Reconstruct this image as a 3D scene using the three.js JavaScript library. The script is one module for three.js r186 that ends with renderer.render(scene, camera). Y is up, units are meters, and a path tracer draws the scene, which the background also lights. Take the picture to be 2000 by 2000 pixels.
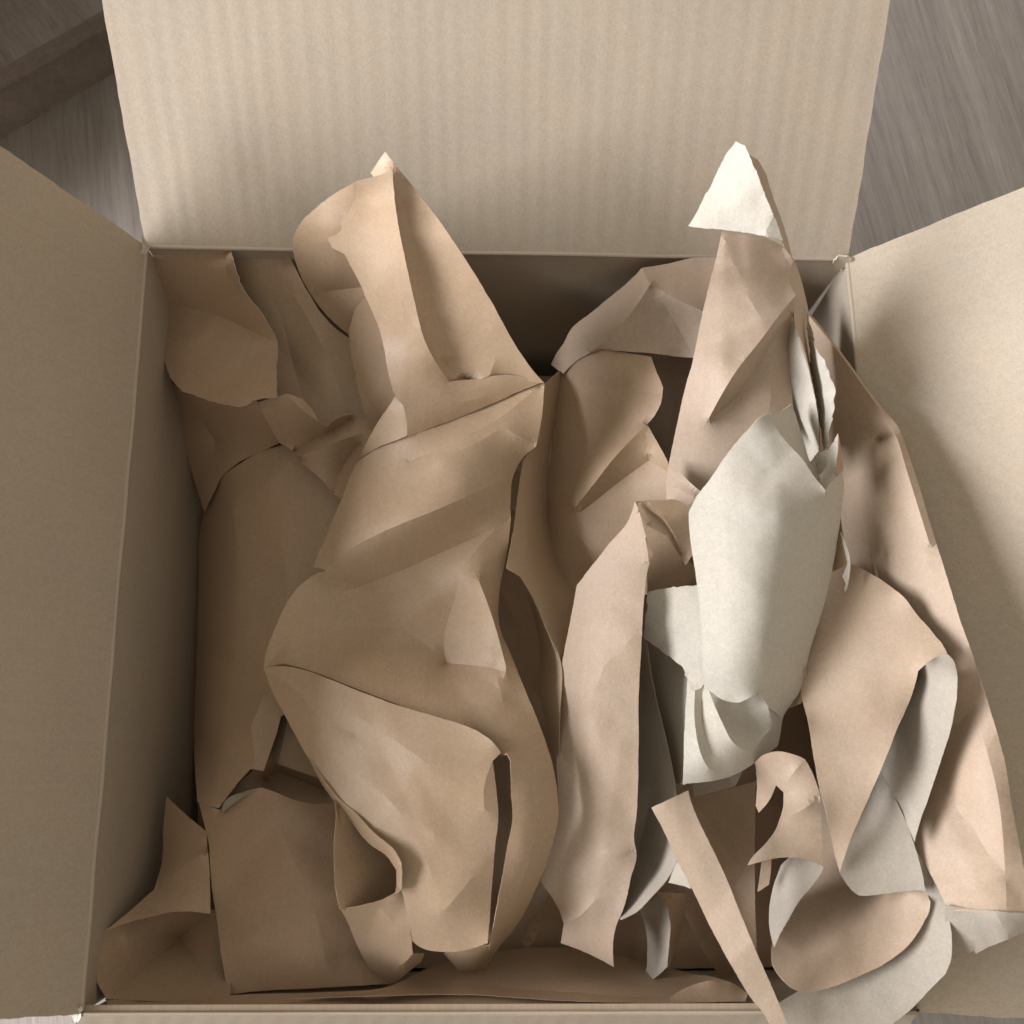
import * as THREE from 'three';
import { mergeVertices } from 'three/addons/utils/BufferGeometryUtils.js';

// ---------------------------------------------------------------- camera, light, exposure
const RIM = 0.26, EYE = 0.51, PITCH = 75.8 * Math.PI / 180, FOV = 55;      // rim of the box above the floor, eye above the rim
const scene = new THREE.Scene();
const camera = new THREE.PerspectiveCamera(FOV, 1, 0.02, 30);
camera.position.set(0, RIM + EYE, 0);
camera.up.set(0, Math.cos(PITCH), -Math.sin(PITCH));
camera.lookAt(0, RIM + EYE - Math.sin(PITCH), -Math.cos(PITCH));
camera.focus = 0.54; camera.userData.fStop = 13;
scene.add(camera);

const renderer = new THREE.WebGLRenderer({ antialias: true });
renderer.toneMapping = THREE.LinearToneMapping;
renderer.toneMappingExposure = 1.0;
renderer.shadowMap.enabled = true;

scene.background = new THREE.Color().setRGB(0.53, 0.485, 0.43);            // the dim room all round
const WIN = { pos: [-1.9, 1.07, 0.06], aim: [0.02, 0.26, -0.08], w: 1.35, h: 0.9, power: 24.5 };   // a window on the left
const win = new THREE.RectAreaLight(new THREE.Color().setRGB(0.97, 0.98, 1.06), WIN.power, WIN.w, WIN.h);
win.position.set(...WIN.pos); win.lookAt(...WIN.aim); win.name = 'window_light'; win.castShadow = true;
scene.add(win);

// ---------------------------------------------------------------- helpers
let seed = 7;
const rnd = () => { seed = (seed * 1664525 + 1013904223) >>> 0; return seed / 4294967296; };
const hash = (x, y) => { let n = (Math.imul(x, 374761393) + Math.imul(y, 668265263)) | 0; n = Math.imul(n ^ (n >>> 13), 1274126177); return ((n ^ (n >>> 16)) >>> 0) / 4294967296; };
function noise(x, y) {
  const xi = Math.floor(x), yi = Math.floor(y), fx = x - xi, fy = y - yi, s = fx * fx * (3 - 2 * fx), t = fy * fy * (3 - 2 * fy);
  return (hash(xi, yi) * (1 - s) + hash(xi + 1, yi) * s) * (1 - t) + (hash(xi, yi + 1) * (1 - s) + hash(xi + 1, yi + 1) * s) * t;
}
const F = 1000 / Math.tan(FOV * Math.PI / 360), sp = Math.sin(PITCH), cp = Math.cos(PITCH);
const ray = (u, v) => { const a = (u - 1000) / F, b = (1000 - v) / F; return new THREE.Vector3(a, -sp + b * cp, -cp - b * sp); };   // depth 1 along the view axis
const depthOf = (u, v, h) => (h / 100 - EYE) / ray(u, v).y;                // h: centimetres above the rim
const at = (u, v, h) => ray(u, v).multiplyScalar(depthOf(u, v, h)).add(camera.position);
const atZ = (u, v, z) => { const r = ray(u, v); return r.multiplyScalar(z / r.z).add(camera.position); };

const used = {};
const numbered = (n) => { const k = used[n] = (used[n] ?? -1) + 1; return k ? n + '_' + String(k).padStart(3, '0') : n; };
function tag(o, label, category, group, kind) { Object.assign(o.userData, { label, category }); if (group) o.userData.group = group; if (kind) o.userData.kind = kind; return o; }
function mesh(name, geo, mat, parent) { const m = new THREE.Mesh(geo, mat); m.name = parent === scene ? numbered(name) : name; m.castShadow = m.receiveShadow = true; parent.add(m); return m; }

// ---------------------------------------------------------------- materials
function texture(n, fn, srgb) {
  const d = new Uint8Array(n * n * 4);
  for (let y = 0; y < n; y++) for (let x = 0; x < n; x++) { const c = fn(x, y), i = (y * n + x) * 4; d[i] = c[0]; d[i + 1] = c[1]; d[i + 2] = c[2]; d[i + 3] = 255; }
  const t = new THREE.DataTexture(d, n, n); t.wrapS = t.wrapT = THREE.RepeatWrapping; t.magFilter = THREE.LinearFilter;
  if (srgb) t.colorSpace = THREE.SRGBColorSpace; t.needsUpdate = true; return t;
}
// paper fibre: fine mottling, short fibres lighter and darker than the pulp, a few specks
const FN = 1024, fib = new Float32Array(FN * FN);
for (let k = 0; k < 26000; k++) {
  let x = rnd() * FN, y = rnd() * FN, a = rnd() * 6.28; const L = 4 + rnd() * 14, s = (rnd() < 0.5 ? -1 : 1) * (0.25 + rnd() * 0.6);
  for (let i = 0; i < L; i++) { fib[(Math.floor(y) & (FN - 1)) * FN + (Math.floor(x) & (FN - 1))] += s; x += Math.cos(a); y += Math.sin(a); a += (rnd() - 0.5) * 0.4; }
}
for (let k = 0; k < 130; k++) { const x = rnd() * FN | 0, y = rnd() * FN | 0, s = rnd() < 0.75 ? -5 : 6; for (let j = -2; j <= 2; j++) for (let i = -2; i <= 2; i++) if (i * i + j * j < 5) fib[((y + j) & (FN - 1)) * FN + ((x + i) & (FN - 1))] += s * (rnd() * 0.6 + 0.4); }
const wrapN = (x, y, f) => { const p = f, X = x * f / FN, Y = y * f / FN, xi = Math.floor(X), yi = Math.floor(Y), fx = X - xi, fy = Y - yi, g = (i, j) => hash(((i % p) + p) % p + f * 31, ((j % p) + p) % p), s = fx * fx * (3 - 2 * fx), t = fy * fy * (3 - 2 * fy); return (g(xi, yi) * (1 - s) + g(xi + 1, yi) * s) * (1 - t) + (g(xi, yi + 1) * (1 - s) + g(xi + 1, yi + 1) * s) * t; };
const grain = (x, y) => fib[y * FN + x] * 4.4 + (wrapN(x, y, 256) - 0.5) * 16 + (wrapN(x, y, 64) - 0.5) * 5 + (hash(x >> 1, 77) - 0.5) * 2.2 + (hash(x >> 3, 78) - 0.5) * 2 + (wrapN(x, y, 5) - 0.5) * 5;
const cl = (v) => Math.max(0, Math.min(255, v));
const paperMap = texture(FN, (x, y) => { const g = 240 + grain(x, y), w = (wrapN(x, y, 9) - 0.5) * 3; return [cl(g + w), cl(g), cl(g - w)]; }, true);
const paperBump = texture(FN, (x, y) => { const g = cl(128 + fib[y * FN + x] * 9 + (wrapN(x, y, 256) - 0.5) * 60 + (wrapN(x, y, 40) - 0.5) * 30); return [g, g, g]; });
for (const t of [paperMap, paperBump]) t.repeat.set(7, 7);                 // one tile is 14 cm
const paperMat = (r, g, b, rough = 0.82) => { const m = new THREE.MeshPhysicalMaterial({ map: paperMap, bumpMap: paperBump, bumpScale: 0.00007, roughness: rough, specularIntensity: 0.7 }); m.color.setRGB(r, g, b); return m; };
const kraft = paperMat(0.467, 0.333, 0.213, 0.5), kraftDeep = paperMat(0.455, 0.317, 0.203, 0.52), kraftLight = paperMat(0.51, 0.388, 0.281, 0.6), kraftPink = paperMat(0.475, 0.354, 0.246, 0.6), pale = paperMat(0.425, 0.368, 0.29, 0.85), white = paperMat(0.555, 0.508, 0.415, 0.85), board = paperMat(0.50, 0.415, 0.31, 0.85), boardOut = paperMat(0.46, 0.35, 0.24), torn = paperMat(0.74, 0.68, 0.58, 0.95);

// ---------------------------------------------------------------- a folded sheet: outline and creases in space, spanned by a tense skin
function curve(pts, closed, step) {
  const n = pts.length, P = (i) => closed ? pts[((i % n) + n) % n] : pts[Math.max(0, Math.min(n - 1, i))], out = [];
  const sharp = pts.map((p, i) => {
    if (!closed && (i === 0 || i === n - 1)) return true;
    const a = P(i - 1), b = P(i + 1), ux = p[0] - a[0], uy = p[1] - a[1], vx = b[0] - p[0], vy = b[1] - p[1];
    return (ux * vx + uy * vy) / (Math.hypot(ux, uy) * Math.hypot(vx, vy) + 1e-9) < 0.9;
  });
  const S = (i) => sharp[((i % n) + n) % n];
  const lift = (p) => [p[0], p[1], 1 / depthOf(p[0], p[1], p[2])];
  for (let i = 0; i < (closed ? n : n - 1); i++) {
    const p1 = lift(P(i)), p2 = lift(P(i + 1)), p0 = S(i) ? null : lift(P(i - 1)), p3 = S(i + 1) ? null : lift(P(i + 2));
    const L = Math.hypot(p2[0] - p1[0], p2[1] - p1[1]), m = Math.max(1, Math.round(L / step));
    const tan = (a, b, c) => { const l1 = Math.hypot(b[0] - a[0], b[1] - a[1]) + 1e-6, l2 = Math.hypot(c[0] - b[0], c[1] - b[1]) + 1e-6; return [0, 1, 2].map((k) => ((b[k] - a[k]) / l1 * l2 + (c[k] - b[k]) / l2 * l1) / (l1 + l2) * L); };
    const d = [0, 1, 2].map((k) => p2[k] - p1[k]), t1 = p0 ? tan(p0, p1, p2) : null, t2 = p3 ? tan(p1, p2, p3) : null;
    const T1 = t1 ?? (t2 ? d.map((x, k) => 1.5 * x - 0.5 * t2[k]) : d), T2 = t2 ?? (t1 ? d.map((x, k) => 1.5 * x - 0.5 * t1[k]) : d);
    for (let j = 0; j < m; j++) {
      const t = j / m, a = t * t * t, b = t * t;
      out.push([0, 1, 2].map((k) => (2 * a - 3 * b + 1) * p1[k] + (a - 2 * b + t) * T1[k] + (-2 * a + 3 * b) * p2[k] + (a - b) * T2[k]));
    }
  }
  if (!closed) out.push(lift(pts[n - 1]));
  return out;
}
function inside(poly, x, y) {
  let c = false;
  for (let i = 0, j = poly.length - 1; i < poly.length; j = i++) { const a = poly[i], b = poly[j]; if ((a[1] > y) !== (b[1] > y) && x < (b[0] - a[0]) * (y - a[1]) / (b[1] - a[1]) + a[0]) c = !c; }
  return c;
}
function delaunay(pts) {                                                   // incremental, with a walk to each point
  const n = pts.length, X = pts.map((p) => p[0]), Y = pts.map((p) => p[1]);
  X.push(-9e4, 9e4, 0); Y.push(-9e4, -9e4, 9e4);
  const V = [[n, n + 1, n + 2]], N = [[-1, -1, -1]], dead = [false];      // N[t][i] lies across the edge opposite corner i
  const side = (a, b, x, y) => (X[b] - X[a]) * (y - Y[a]) - (Y[b] - Y[a]) * (x - X[a]);
  const inCircle = (t, x, y) => { const [a, b, c] = V[t], ax = X[a] - x, ay = Y[a] - y, bx = X[b] - x, by = Y[b] - y, cx = X[c] - x, cy = Y[c] - y; return (ax * ax + ay * ay) * (bx * cy - cx * by) - (bx * bx + by * by) * (ax * cy - cx * ay) + (cx * cx + cy * cy) * (ax * by - bx * ay) > 0; };
  let last = 0;
  for (let p = 0; p < n; p++) {
    const x = X[p], y = Y[p]; let t = last;
    for (let moved = true, guard = 0; moved && guard < 20000; guard++) { moved = false; for (let i = 0; i < 3; i++) if (side(V[t][(i + 1) % 3], V[t][(i + 2) % 3], x, y) < 0 && N[t][i] >= 0) { t = N[t][i]; moved = true; break; } }
    const bad = [t], isBad = new Set([t]), rim = [];
    for (let k = 0; k < bad.length; k++) for (let i = 0; i < 3; i++) { const q = N[bad[k]][i]; if (q >= 0 && !isBad.has(q) && inCircle(q, x, y)) { isBad.add(q); bad.push(q); } }
    for (const b of bad) { dead[b] = true; for (let i = 0; i < 3; i++) { const q = N[b][i]; if (!isBad.has(q)) rim.push([V[b][(i + 1) % 3], V[b][(i + 2) % 3], q]); } }
    const from = new Map(), made = [];
    for (const [a, b, q] of rim) {
      const k = V.length; V.push([p, a, b]); N.push([q, -1, -1]); dead.push(false); from.set(a, k); made.push(k);
      if (q >= 0) for (let i = 0; i < 3; i++) if (V[q][(i + 1) % 3] === b && V[q][(i + 2) % 3] === a) N[q][i] = k;
    }
    for (const k of made) { const nx = from.get(V[k][2]); if (nx === undefined) continue; N[k][1] = nx; N[nx][2] = k; }
    last = made[0];
  }
  return V.filter((t, i) => !dead[i] && t[0] < n && t[1] < n && t[2] < n);
}
let patchNo = 0;
// o: outline, c: creases, s: soft folds that are rounded off; flip: the pale side of the paper is up; ragged: a torn rim
function sheetGeometry({ o, c = [], s = [], gap = 9, wave = 1, thick = 0.00028, ragged = 0, fold = 13, soft = 8, lines = 11 }) {
  const id = ++patchNo * 37, rim = curve(o, true, 6), pts = [], fixed = [];
  const cell = 4, near = new Map(), key = (x, y) => Math.floor(x / cell) + ':' + Math.floor(y / cell);
  const put = (p, f) => { const k = key(p[0], p[1]); if (!near.has(k)) near.set(k, []); near.get(k).push(p); pts.push(p); fixed.push(f); };
  const close = (x, y, r) => { const k = Math.ceil(r / cell), cx = Math.floor(x / cell), cy = Math.floor(y / cell); for (let j = -k; j <= k; j++) for (let i = -k; i <= k; i++) for (const q of near.get((cx + i) + ':' + (cy + j)) ?? []) if (Math.hypot(q[0] - x, q[1] - y) < r) return true; return false; };
  rim.forEach((p, i) => { const r = ragged + 0.35, a = (noise(i * 0.9, id) - 0.5) * 2.4 * r + (noise(i * 0.23, id + 9) - 0.5) * 2 * r, q = rim[(i + 1) % rim.length], l = Math.hypot(q[0] - p[0], q[1] - p[1]) + 1e-6; put([p[0] - (q[1] - p[1]) / l * a, p[1] + (q[0] - p[0]) / l * a, p[2]], 3); });
  const poly = pts.slice();
  for (const [list, f] of [[c, 2], [s, 1]]) for (const line of list) for (const p of curve(line, false, 4.5)) if (inside(poly, p[0], p[1]) && !close(p[0], p[1], 3.4)) put(p, f);
  let x0 = 1e9, x1 = -1e9, y0 = 1e9, y1 = -1e9;
  for (const p of poly) { x0 = Math.min(x0, p[0]); x1 = Math.max(x1, p[0]); y0 = Math.min(y0, p[1]); y1 = Math.max(y1, p[1]); }
  for (let y = y0, r = 0; y < y1; y += gap * 0.87, r++) for (let x = x0 + (r & 1) * gap / 2; x < x1; x += gap) {
    const px = x + (hash(r, Math.round(x) + id) - 0.5) * 2, py = y + (hash(Math.round(x), r + id) - 0.5) * 2;
    if (inside(poly, px, py) && !close(px, py, gap * 0.72)) put([px, py, 0], 0);
  }
  const tris = delaunay(pts).filter((t) => {
    const [a, b, d] = t.map((i) => pts[i]), area = Math.abs((b[0] - a[0]) * (d[1] - a[1]) - (b[1] - a[1]) * (d[0] - a[0]));
    return area > 0.4 && inside(poly, (a[0] + b[0] + d[0]) / 3, (a[1] + b[1] + d[1]) / 3);
  });
  const link = pts.map(() => new Set());
  for (const [a, b, d] of tris) { link[a].add(b).add(d); link[b].add(a).add(d); link[d].add(a).add(b); }
  const nb = link.map((q) => [...q]), mean = poly.reduce((q, p) => q + p[2], 0) / poly.length;
  const cot = new Map(), ck = (i, j) => i < j ? i * 1e6 + j : j * 1e6 + i;
  for (const t of tris) for (let k = 0; k < 3; k++) {
    const p = pts[t[k]], a = t[(k + 1) % 3], b = t[(k + 2) % 3], ax = pts[a][0] - p[0], ay = pts[a][1] - p[1], bx = pts[b][0] - p[0], by = pts[b][1] - p[1];
    const w = (ax * bx + ay * by) / (Math.abs(ax * by - ay * bx) + 1e-6); cot.set(ck(a, b), (cot.get(ck(a, b)) ?? 0) + Math.max(-2, Math.min(4, w)));
  }
  const wt = nb.map((q, i) => { const w = q.map((j) => Math.max(0.02, cot.get(ck(i, j)))), m = w.reduce((a, b) => a + b, 0); return w.map((x) => x / m); });
  const avg = (i) => { let a = 0; const q = nb[i], w = wt[i]; for (let k = 0; k < q.length; k++) a += w[k] * pts[q[k]][2]; return a; };
  pts.forEach((p, i) => { if (!fixed[i]) p[2] = mean; });
  for (let k = 0; k < 420; k++) for (let i = 0; i < pts.length; i++) if (!fixed[i] && nb[i].length) pts[i][2] += 1.72 * (avg(i) - pts[i][2]);
  for (let k = 0; k < soft; k++) for (let i = 0; i < pts.length; i++) if (fixed[i] < 2 && nb[i].length) pts[i][2] += 0.8 * (avg(i) - pts[i][2]);
  // into space, with the slight waviness that handled paper has
  // and the faint straight folds that packing leaves: low tents along short lines
  const tents = [], area = Math.min(14, Math.round(lines * Math.max(0.3, (x1 - x0) * (y1 - y0) / 250000)));
  for (let k = 0; k < area; k++) { const a = hash(k, id) * Math.PI, w = at(x0 + hash(k, id + 1) * (x1 - x0), y0 + hash(k, id + 2) * (y1 - y0), 0); tents.push([w.x, w.z, Math.cos(a), Math.sin(a), 0.03 + 0.06 * hash(k, id + 3), 0.008 + 0.022 * hash(k, id + 4), (hash(k, id + 5) < 0.5 ? -1 : 1) * (0.07 + 0.12 * hash(k, id + 6))]); }
  const tent = (x, z) => { let h = 0; for (const [cx, cz, c, q, L, W, a] of tents) { const dx = x - cx, dz = z - cz, l = Math.abs(dx * c + dz * q) / L, d = Math.abs(dz * c - dx * q); const ww = W * (1 - l * 0.75); if (l < 1 && d < ww) h += a * (ww - d) * Math.min(1, (1 - l) * 2.5); } return h; };
  const P = pts.map((p) => { const w = at(p[0], p[1], 0); const n = tent(w.x, w.z) * Math.min(1, wave) + (noise(w.x * 45 + id, w.z * 45) - 0.5) * 0.0011 + (noise(w.x * 110, w.z * 110 + id) - 0.5) * 0.0005; return ray(p[0], p[1]).multiplyScalar(1 / p[2] + n * wave).add(camera.position); });
  const n = P.length, nor = P.map(() => new THREE.Vector3()), e1 = new THREE.Vector3(), e2 = new THREE.Vector3(), all = new THREE.Vector3(), face = [], round_ = P.map(() => []);
  tris.forEach((t, k) => {
    const [a, b, d] = t; e1.subVectors(P[b], P[a]).cross(e2.subVectors(P[d], P[a]));
    if (e1.dot(e2.subVectors(P[a], camera.position)) > 0) { t[1] = d; t[2] = b; e1.negate(); }
    all.add(e1); face.push(e1.clone().normalize());
    for (let m = 0; m < 3; m++) { const p = P[t[m]], w = e1.subVectors(P[t[(m + 1) % 3]], p).angleTo(e2.subVectors(P[t[(m + 2) % 3]], p)); round_[t[m]].push([k, w]); nor[t[m]].addScaledVector(face[k], w); }
  });
  nor.forEach((v) => v.normalize()); all.normalize();
  const ex = new THREE.Vector3(1, 0, 0).addScaledVector(all, -all.x).normalize(), ey = new THREE.Vector3().crossVectors(all, ex);
  const pos = [], norm = [], uv = [], front = [], back = [], ed = [], count = new Map(), FOLD = Math.cos(fold * Math.PI / 180);
  const push = (p, m) => { pos.push(p.x, p.y, p.z); norm.push(m.x, m.y, m.z); uv.push(p.dot(ex) + id * 0.013, p.dot(ey) + id * 0.029); return pos.length / 3 - 1; };
  const corners = P.map(() => []);                                         // the normals already in use at each point
  const corner = (i, k) => {
    const m = new THREE.Vector3(); for (const [q, w] of round_[i]) if (face[q].dot(face[k]) > FOLD) m.addScaledVector(face[q], w);
    m.normalize(); for (const c of corners[i]) if (c.m.dot(m) > 0.9995) return c;
    const c = { m, f: push(P[i], m), b: push(P[i].clone().addScaledVector(nor[i], -thick), m.clone().negate()) }; corners[i].push(c); return c;
  };
  tris.forEach((t, k) => {
    const [a, b, d] = t.map((i) => corner(i, k)); front.push(a.f, b.f, d.f); back.push(a.b, d.b, b.b);
    for (const [i, j] of [[t[0], t[1]], [t[1], t[2]], [t[2], t[0]]]) { const q = i < j ? i + ':' + j : j + ':' + i; count.set(q, count.has(q) ? null : [i, j]); }
  });
  for (const e of count.values()) if (e) {
    const [i, j] = e, out = e1.subVectors(P[j], P[i]).cross(nor[i]).normalize().clone(), q = [P[i], P[j], P[j].clone().addScaledVector(nor[j], -thick), P[i].clone().addScaledVector(nor[i], -thick)].map((p) => push(p, out));
    ed.push(q[0], q[3], q[1], q[1], q[3], q[2]);
  }
  const g = new THREE.BufferGeometry();
  g.setAttribute('position', new THREE.Float32BufferAttribute(pos, 3)); g.setAttribute('normal', new THREE.Float32BufferAttribute(norm, 3)); g.setAttribute('uv', new THREE.Float32BufferAttribute(uv, 2));
  g.setIndex([...front, ...back, ...ed]); g.addGroup(0, front.length, 0); g.addGroup(front.length, back.length, 1); g.addGroup(front.length + back.length, ed.length, 2);
  return g;
}
// a sheet of paper: its main body and the folds that hang together with it
function paper(name, label, category, parts, tone = kraft) {
  const g = new THREE.Group(); g.name = numbered(name); scene.add(g); tag(g, label, category);
  for (const p of parts) { const m = mesh(p.n ?? 'sheet_body', sheetGeometry(p), p.white ? [white, white, torn] : p.flip ? [pale, tone, p.ragged ? torn : pale] : [tone, pale, p.ragged ? torn : tone], g); if (p.label) m.userData.label = p.label; }
  const b = new THREE.Box3().setFromObject(g), c = b.getCenter(new THREE.Vector3()); c.y = b.min.y;
  g.position.copy(c); for (const m of g.children) m.geometry.translate(-c.x, -c.y, -c.z);
  return g;
}

// ---------------------------------------------------------------- floor, window, board in the corner
{
  const fn = 1024, fm = texture(fn, (x, y) => {
    const a = (hash(x, 5 + (y >> 7)) - 0.5) * 9, b = (noise(x * 0.11, y * 0.006) - 0.5) * 16, c = (noise(x * 0.03 + 9, y * 0.0025 + 4) - 0.5) * 14, d = (noise(x * 0.5, y * 0.035) - 0.5) * 22, e = noise(x * 0.9 + 3, y * 0.03) > 0.8 ? -15 : 0, f = (noise(x * 1.7 + 40, y * 0.3) - 0.5) * 10;
    const g = 138 + (a + b + c + d + e + f) * 0.72; return [cl(g + 4), cl(g - 4), cl(g - 13)];
  }, true);
  fm.repeat.set(2.6, 1.3);
  const fr = texture(512, (x, y) => { const g = cl(128 + (noise(x * 0.3, y * 0.02) - 0.5) * 90 + (noise(x * 0.05, y * 0.01) - 0.5) * 50); return [g, g, g]; }); fr.repeat.set(5, 2.5);
  const m = new THREE.MeshPhysicalMaterial({ map: fm, roughness: 0.45, bumpMap: fr, bumpScale: 0.00015, specularIntensity: 0.5 });
  const fl = mesh('floor', new THREE.PlaneGeometry(6, 6).rotateX(-Math.PI / 2).rotateY(0.17), m, scene); fl.userData.kind = 'structure';
  const uvs = fl.geometry.attributes.uv; for (let i = 0; i < uvs.count; i++) uvs.setXY(i, uvs.getX(i) * 6, uvs.getY(i) * 6);

  const glow = new THREE.MeshStandardMaterial({ color: 0x000000, emissive: new THREE.Color().setRGB(0.97, 0.98, 1.06), emissiveIntensity: 3 }), frame = new THREE.MeshStandardMaterial({ color: 0xe6e4df, roughness: 0.5 });
  const w = new THREE.Group(); w.name = 'window'; scene.add(w); w.position.set(...WIN.pos); w.lookAt(...WIN.aim);
  tag(w, 'bright daylit window with white frame left of the box, outside the picture', 'window');
  mesh('pane', new THREE.PlaneGeometry(WIN.w, WIN.h).translate(0, 0, -0.012), glow, w);
  for (const s of [-1, 1]) { mesh('frame', new THREE.BoxGeometry(0.05, WIN.h + 0.1, 0.05).translate(s * (WIN.w / 2 + 0.026), 0, -0.02), frame, w); mesh('frame', new THREE.BoxGeometry(WIN.w, 0.05, 0.05).translate(0, s * (WIN.h / 2 + 0.026), -0.02), frame, w); }

  const wood = new THREE.MeshStandardMaterial({ map: fm, roughness: 0.6 }); wood.color.setRGB(0.66, 0.62, 0.58);
  const a = at(-40, 158, -18.5), b = at(215, 12, -18.5), dir = b.clone().sub(a).setY(0).normalize();
  const p = new THREE.Group(); p.name = 'wooden_board'; scene.add(p); p.position.set(a.x, 0, a.z); p.rotation.y = Math.atan2(-dir.z, dir.x);
  tag(p, 'grey-brown wooden board on the floor in the top left corner of the photo', 'wooden board');
  mesh('board_top', new THREE.BoxGeometry(1.5, 0.018, 0.4).translate(0.1, RIM - 0.185 - 0.009, -0.2), wood, p);
  const cab = new THREE.Group(); cab.name = 'low_cabinet'; scene.add(cab); cab.position.set(-0.74, 0, -0.60);
  tag(cab, 'low grey-brown wooden cabinet on the floor left of the box, outside the picture', 'cabinet');
  mesh('body', new THREE.BoxGeometry(0.4, 0.26, 0.44).translate(0, 0.15, 0), wood, cab); mesh('top', new THREE.BoxGeometry(0.42, 0.02, 0.46).translate(0, 0.291, 0), wood, cab);
  for (const [lx, lz] of [[-1, -1], [-1, 1], [1, -1], [1, 1]]) mesh('leg', new THREE.BoxGeometry(0.04, 0.02, 0.04).translate(lx * 0.17, 0.0095, lz * 0.19), wood, cab);
  mesh('board_side', new THREE.BoxGeometry(1.48, RIM - 0.203, 0.38).translate(0.1, (RIM - 0.203) / 2, -0.2), wood, p);
}

// ---------------------------------------------------------------- the box
const box = new THREE.Group(); box.name = numbered('cardboard_box'); scene.add(box);
tag(box, 'open brown corrugated cardboard box with four flaps folded outward, full of packing paper', 'cardboard box');
{
  // inner face a-b-c-d (a-b along the fold), board thickness behind it; the flutes show through the liner as faint ridges
  function boardGeometry(a, b, c, d, amp, thick, nx, ny, bend = 0, rag = 0, ease = 1) {
    const P = [], L = a.distanceTo(b), nrm = new THREE.Vector3().subVectors(b, a).cross(new THREE.Vector3().subVectors(d, a)).normalize();
    const toEye = camera.position.clone().sub(a); if (nrm.dot(toEye) < 0) nrm.negate();
    const dents = ny > 20 ? Array.from({ length: 5 }, () => [rnd(), 0.1 + 0.8 * rnd(), 0.008 + 0.02 * rnd(), (rnd() - 0.6) * 0.0011]) : [];
    for (let j = 0; j <= ny; j++) for (let i = 0; i <= nx; i++) {
      const s = i / nx, t = j / ny, x = s * L, k = (x / 0.0112 * 6.283 + noise(x * 60, 3) * 2.2);
      let f = amp * (0.35 + 1.1 * noise(x * 47, 11 + t * 1.2)) * Math.sin(k) + amp * 1.6 * (noise(x * 23 + 7, t * 1.5) - 0.5) + (noise(x * 9, t * 3 + a.x * 50) - 0.5) * 0.0008 + bend * Math.sin(Math.PI * Math.min(1, t)) * 1;
      for (const [q, w, rad, dep] of dents) f += dep * Math.exp(-((x - q * L) ** 2 + ((t - w) * a.distanceTo(d)) ** 2) / (rad * rad));
      if (t < 0.04) f *= t / 0.04;
      const e = (i === 0 || i === nx) ? (noise(j * 0.7, 91 + i) - 0.5) * rag : 0;
      P.push(a.clone().lerp(b, s).lerp(d.clone().lerp(c, s ** ease), t).addScaledVector(nrm, f).addScaledVector(new THREE.Vector3().subVectors(b, a).normalize(), e));
    }
    const n = P.length, pos = [], uv = [], I0 = [], I1 = [], I2 = [], ux = new THREE.Vector3().subVectors(b, a).normalize(), uy = new THREE.Vector3().crossVectors(nrm, ux);
    const push = (p) => { pos.push(p.x, p.y, p.z); uv.push(p.dot(ux), p.dot(uy)); return pos.length / 3 - 1; };
    P.forEach(push); P.forEach((p) => push(p.clone().addScaledVector(nrm, -thick)));
    const flip = new THREE.Vector3().subVectors(b, a).cross(new THREE.Vector3().subVectors(d, a)).dot(nrm) < 0;
    const quad = (I, p, q, r, s) => { if (flip) I.push(p, r, q, p, s, r); else I.push(p, q, r, p, r, s); };
    for (let j = 0; j < ny; j++) for (let i = 0; i < nx; i++) { const p = j * (nx + 1) + i, q = p + 1, r = q + nx + 1, s = p + nx + 1; quad(I0, p, q, r, s); quad(I1, n + q, n + p, n + s, n + r); }
    const edge = (p, q, I = I2) => { const k = [p, q, n + q, n + p].map((i) => { const v = new THREE.Vector3().fromArray(pos, i * 3); return push(v); }); quad(I, k[1], k[0], k[3], k[2]); };
    for (let i = 0; i < nx; i++) { edge(i, i + 1, I1); edge(ny * (nx + 1) + i + 1, ny * (nx + 1) + i); }
    for (let j = 0; j < ny; j++) { edge((j + 1) * (nx + 1), j * (nx + 1)); edge(j * (nx + 1) + nx, (j + 1) * (nx + 1) + nx); }
    const g = new THREE.BufferGeometry(); g.setAttribute('position', new THREE.Float32BufferAttribute(pos, 3)); g.setAttribute('uv', new THREE.Float32BufferAttribute(uv, 2)); g.setIndex([...I0, ...I1, ...I2]);
    g.addGroup(0, I0.length, 0); g.addGroup(I0.length, I1.length, 1); g.addGroup(I0.length + I1.length, I2.length, 2); g.computeVertexNormals(); return g;
  }
  const mats = [board, boardOut, torn];
  const BL = at(286, 482, 0), BR = at(1655, 506, 0), FR = at(1795, 1976, 0), FL = at(158, 1980, 0), down = (p, k) => new THREE.Vector3(p.x * k, 0.006, p.z);
  const wall = (a, b, amp, bend, thick = 0.004) => mesh('wall', boardGeometry(a, b, new THREE.Vector3(b.x, 0.004, b.z), new THREE.Vector3(a.x, 0.004, a.z), amp, thick, 150, 12, bend), mats, box);
  wall(BL, BR, 0.0001, -0.004); wall(BR, FR, 0.00008, -0.002); wall(FR, FL, 0.00008, -0.002, 0.0012); wall(FL, BL, 0.00008, -0.004);
  mesh('base', boardGeometry(new THREE.Vector3(BL.x, 0.005, BL.z), new THREE.Vector3(BR.x, 0.005, BR.z), new THREE.Vector3(FR.x, 0.005, FR.z), new THREE.Vector3(FL.x, 0.005, FL.z), 0.00008, 0.003, 60, 4), mats, box);
  // flaps: each from its fold out to a free edge
  const out = (a, p, len) => a.clone().add(p.clone().sub(a).normalize().multiplyScalar(len));
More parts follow.
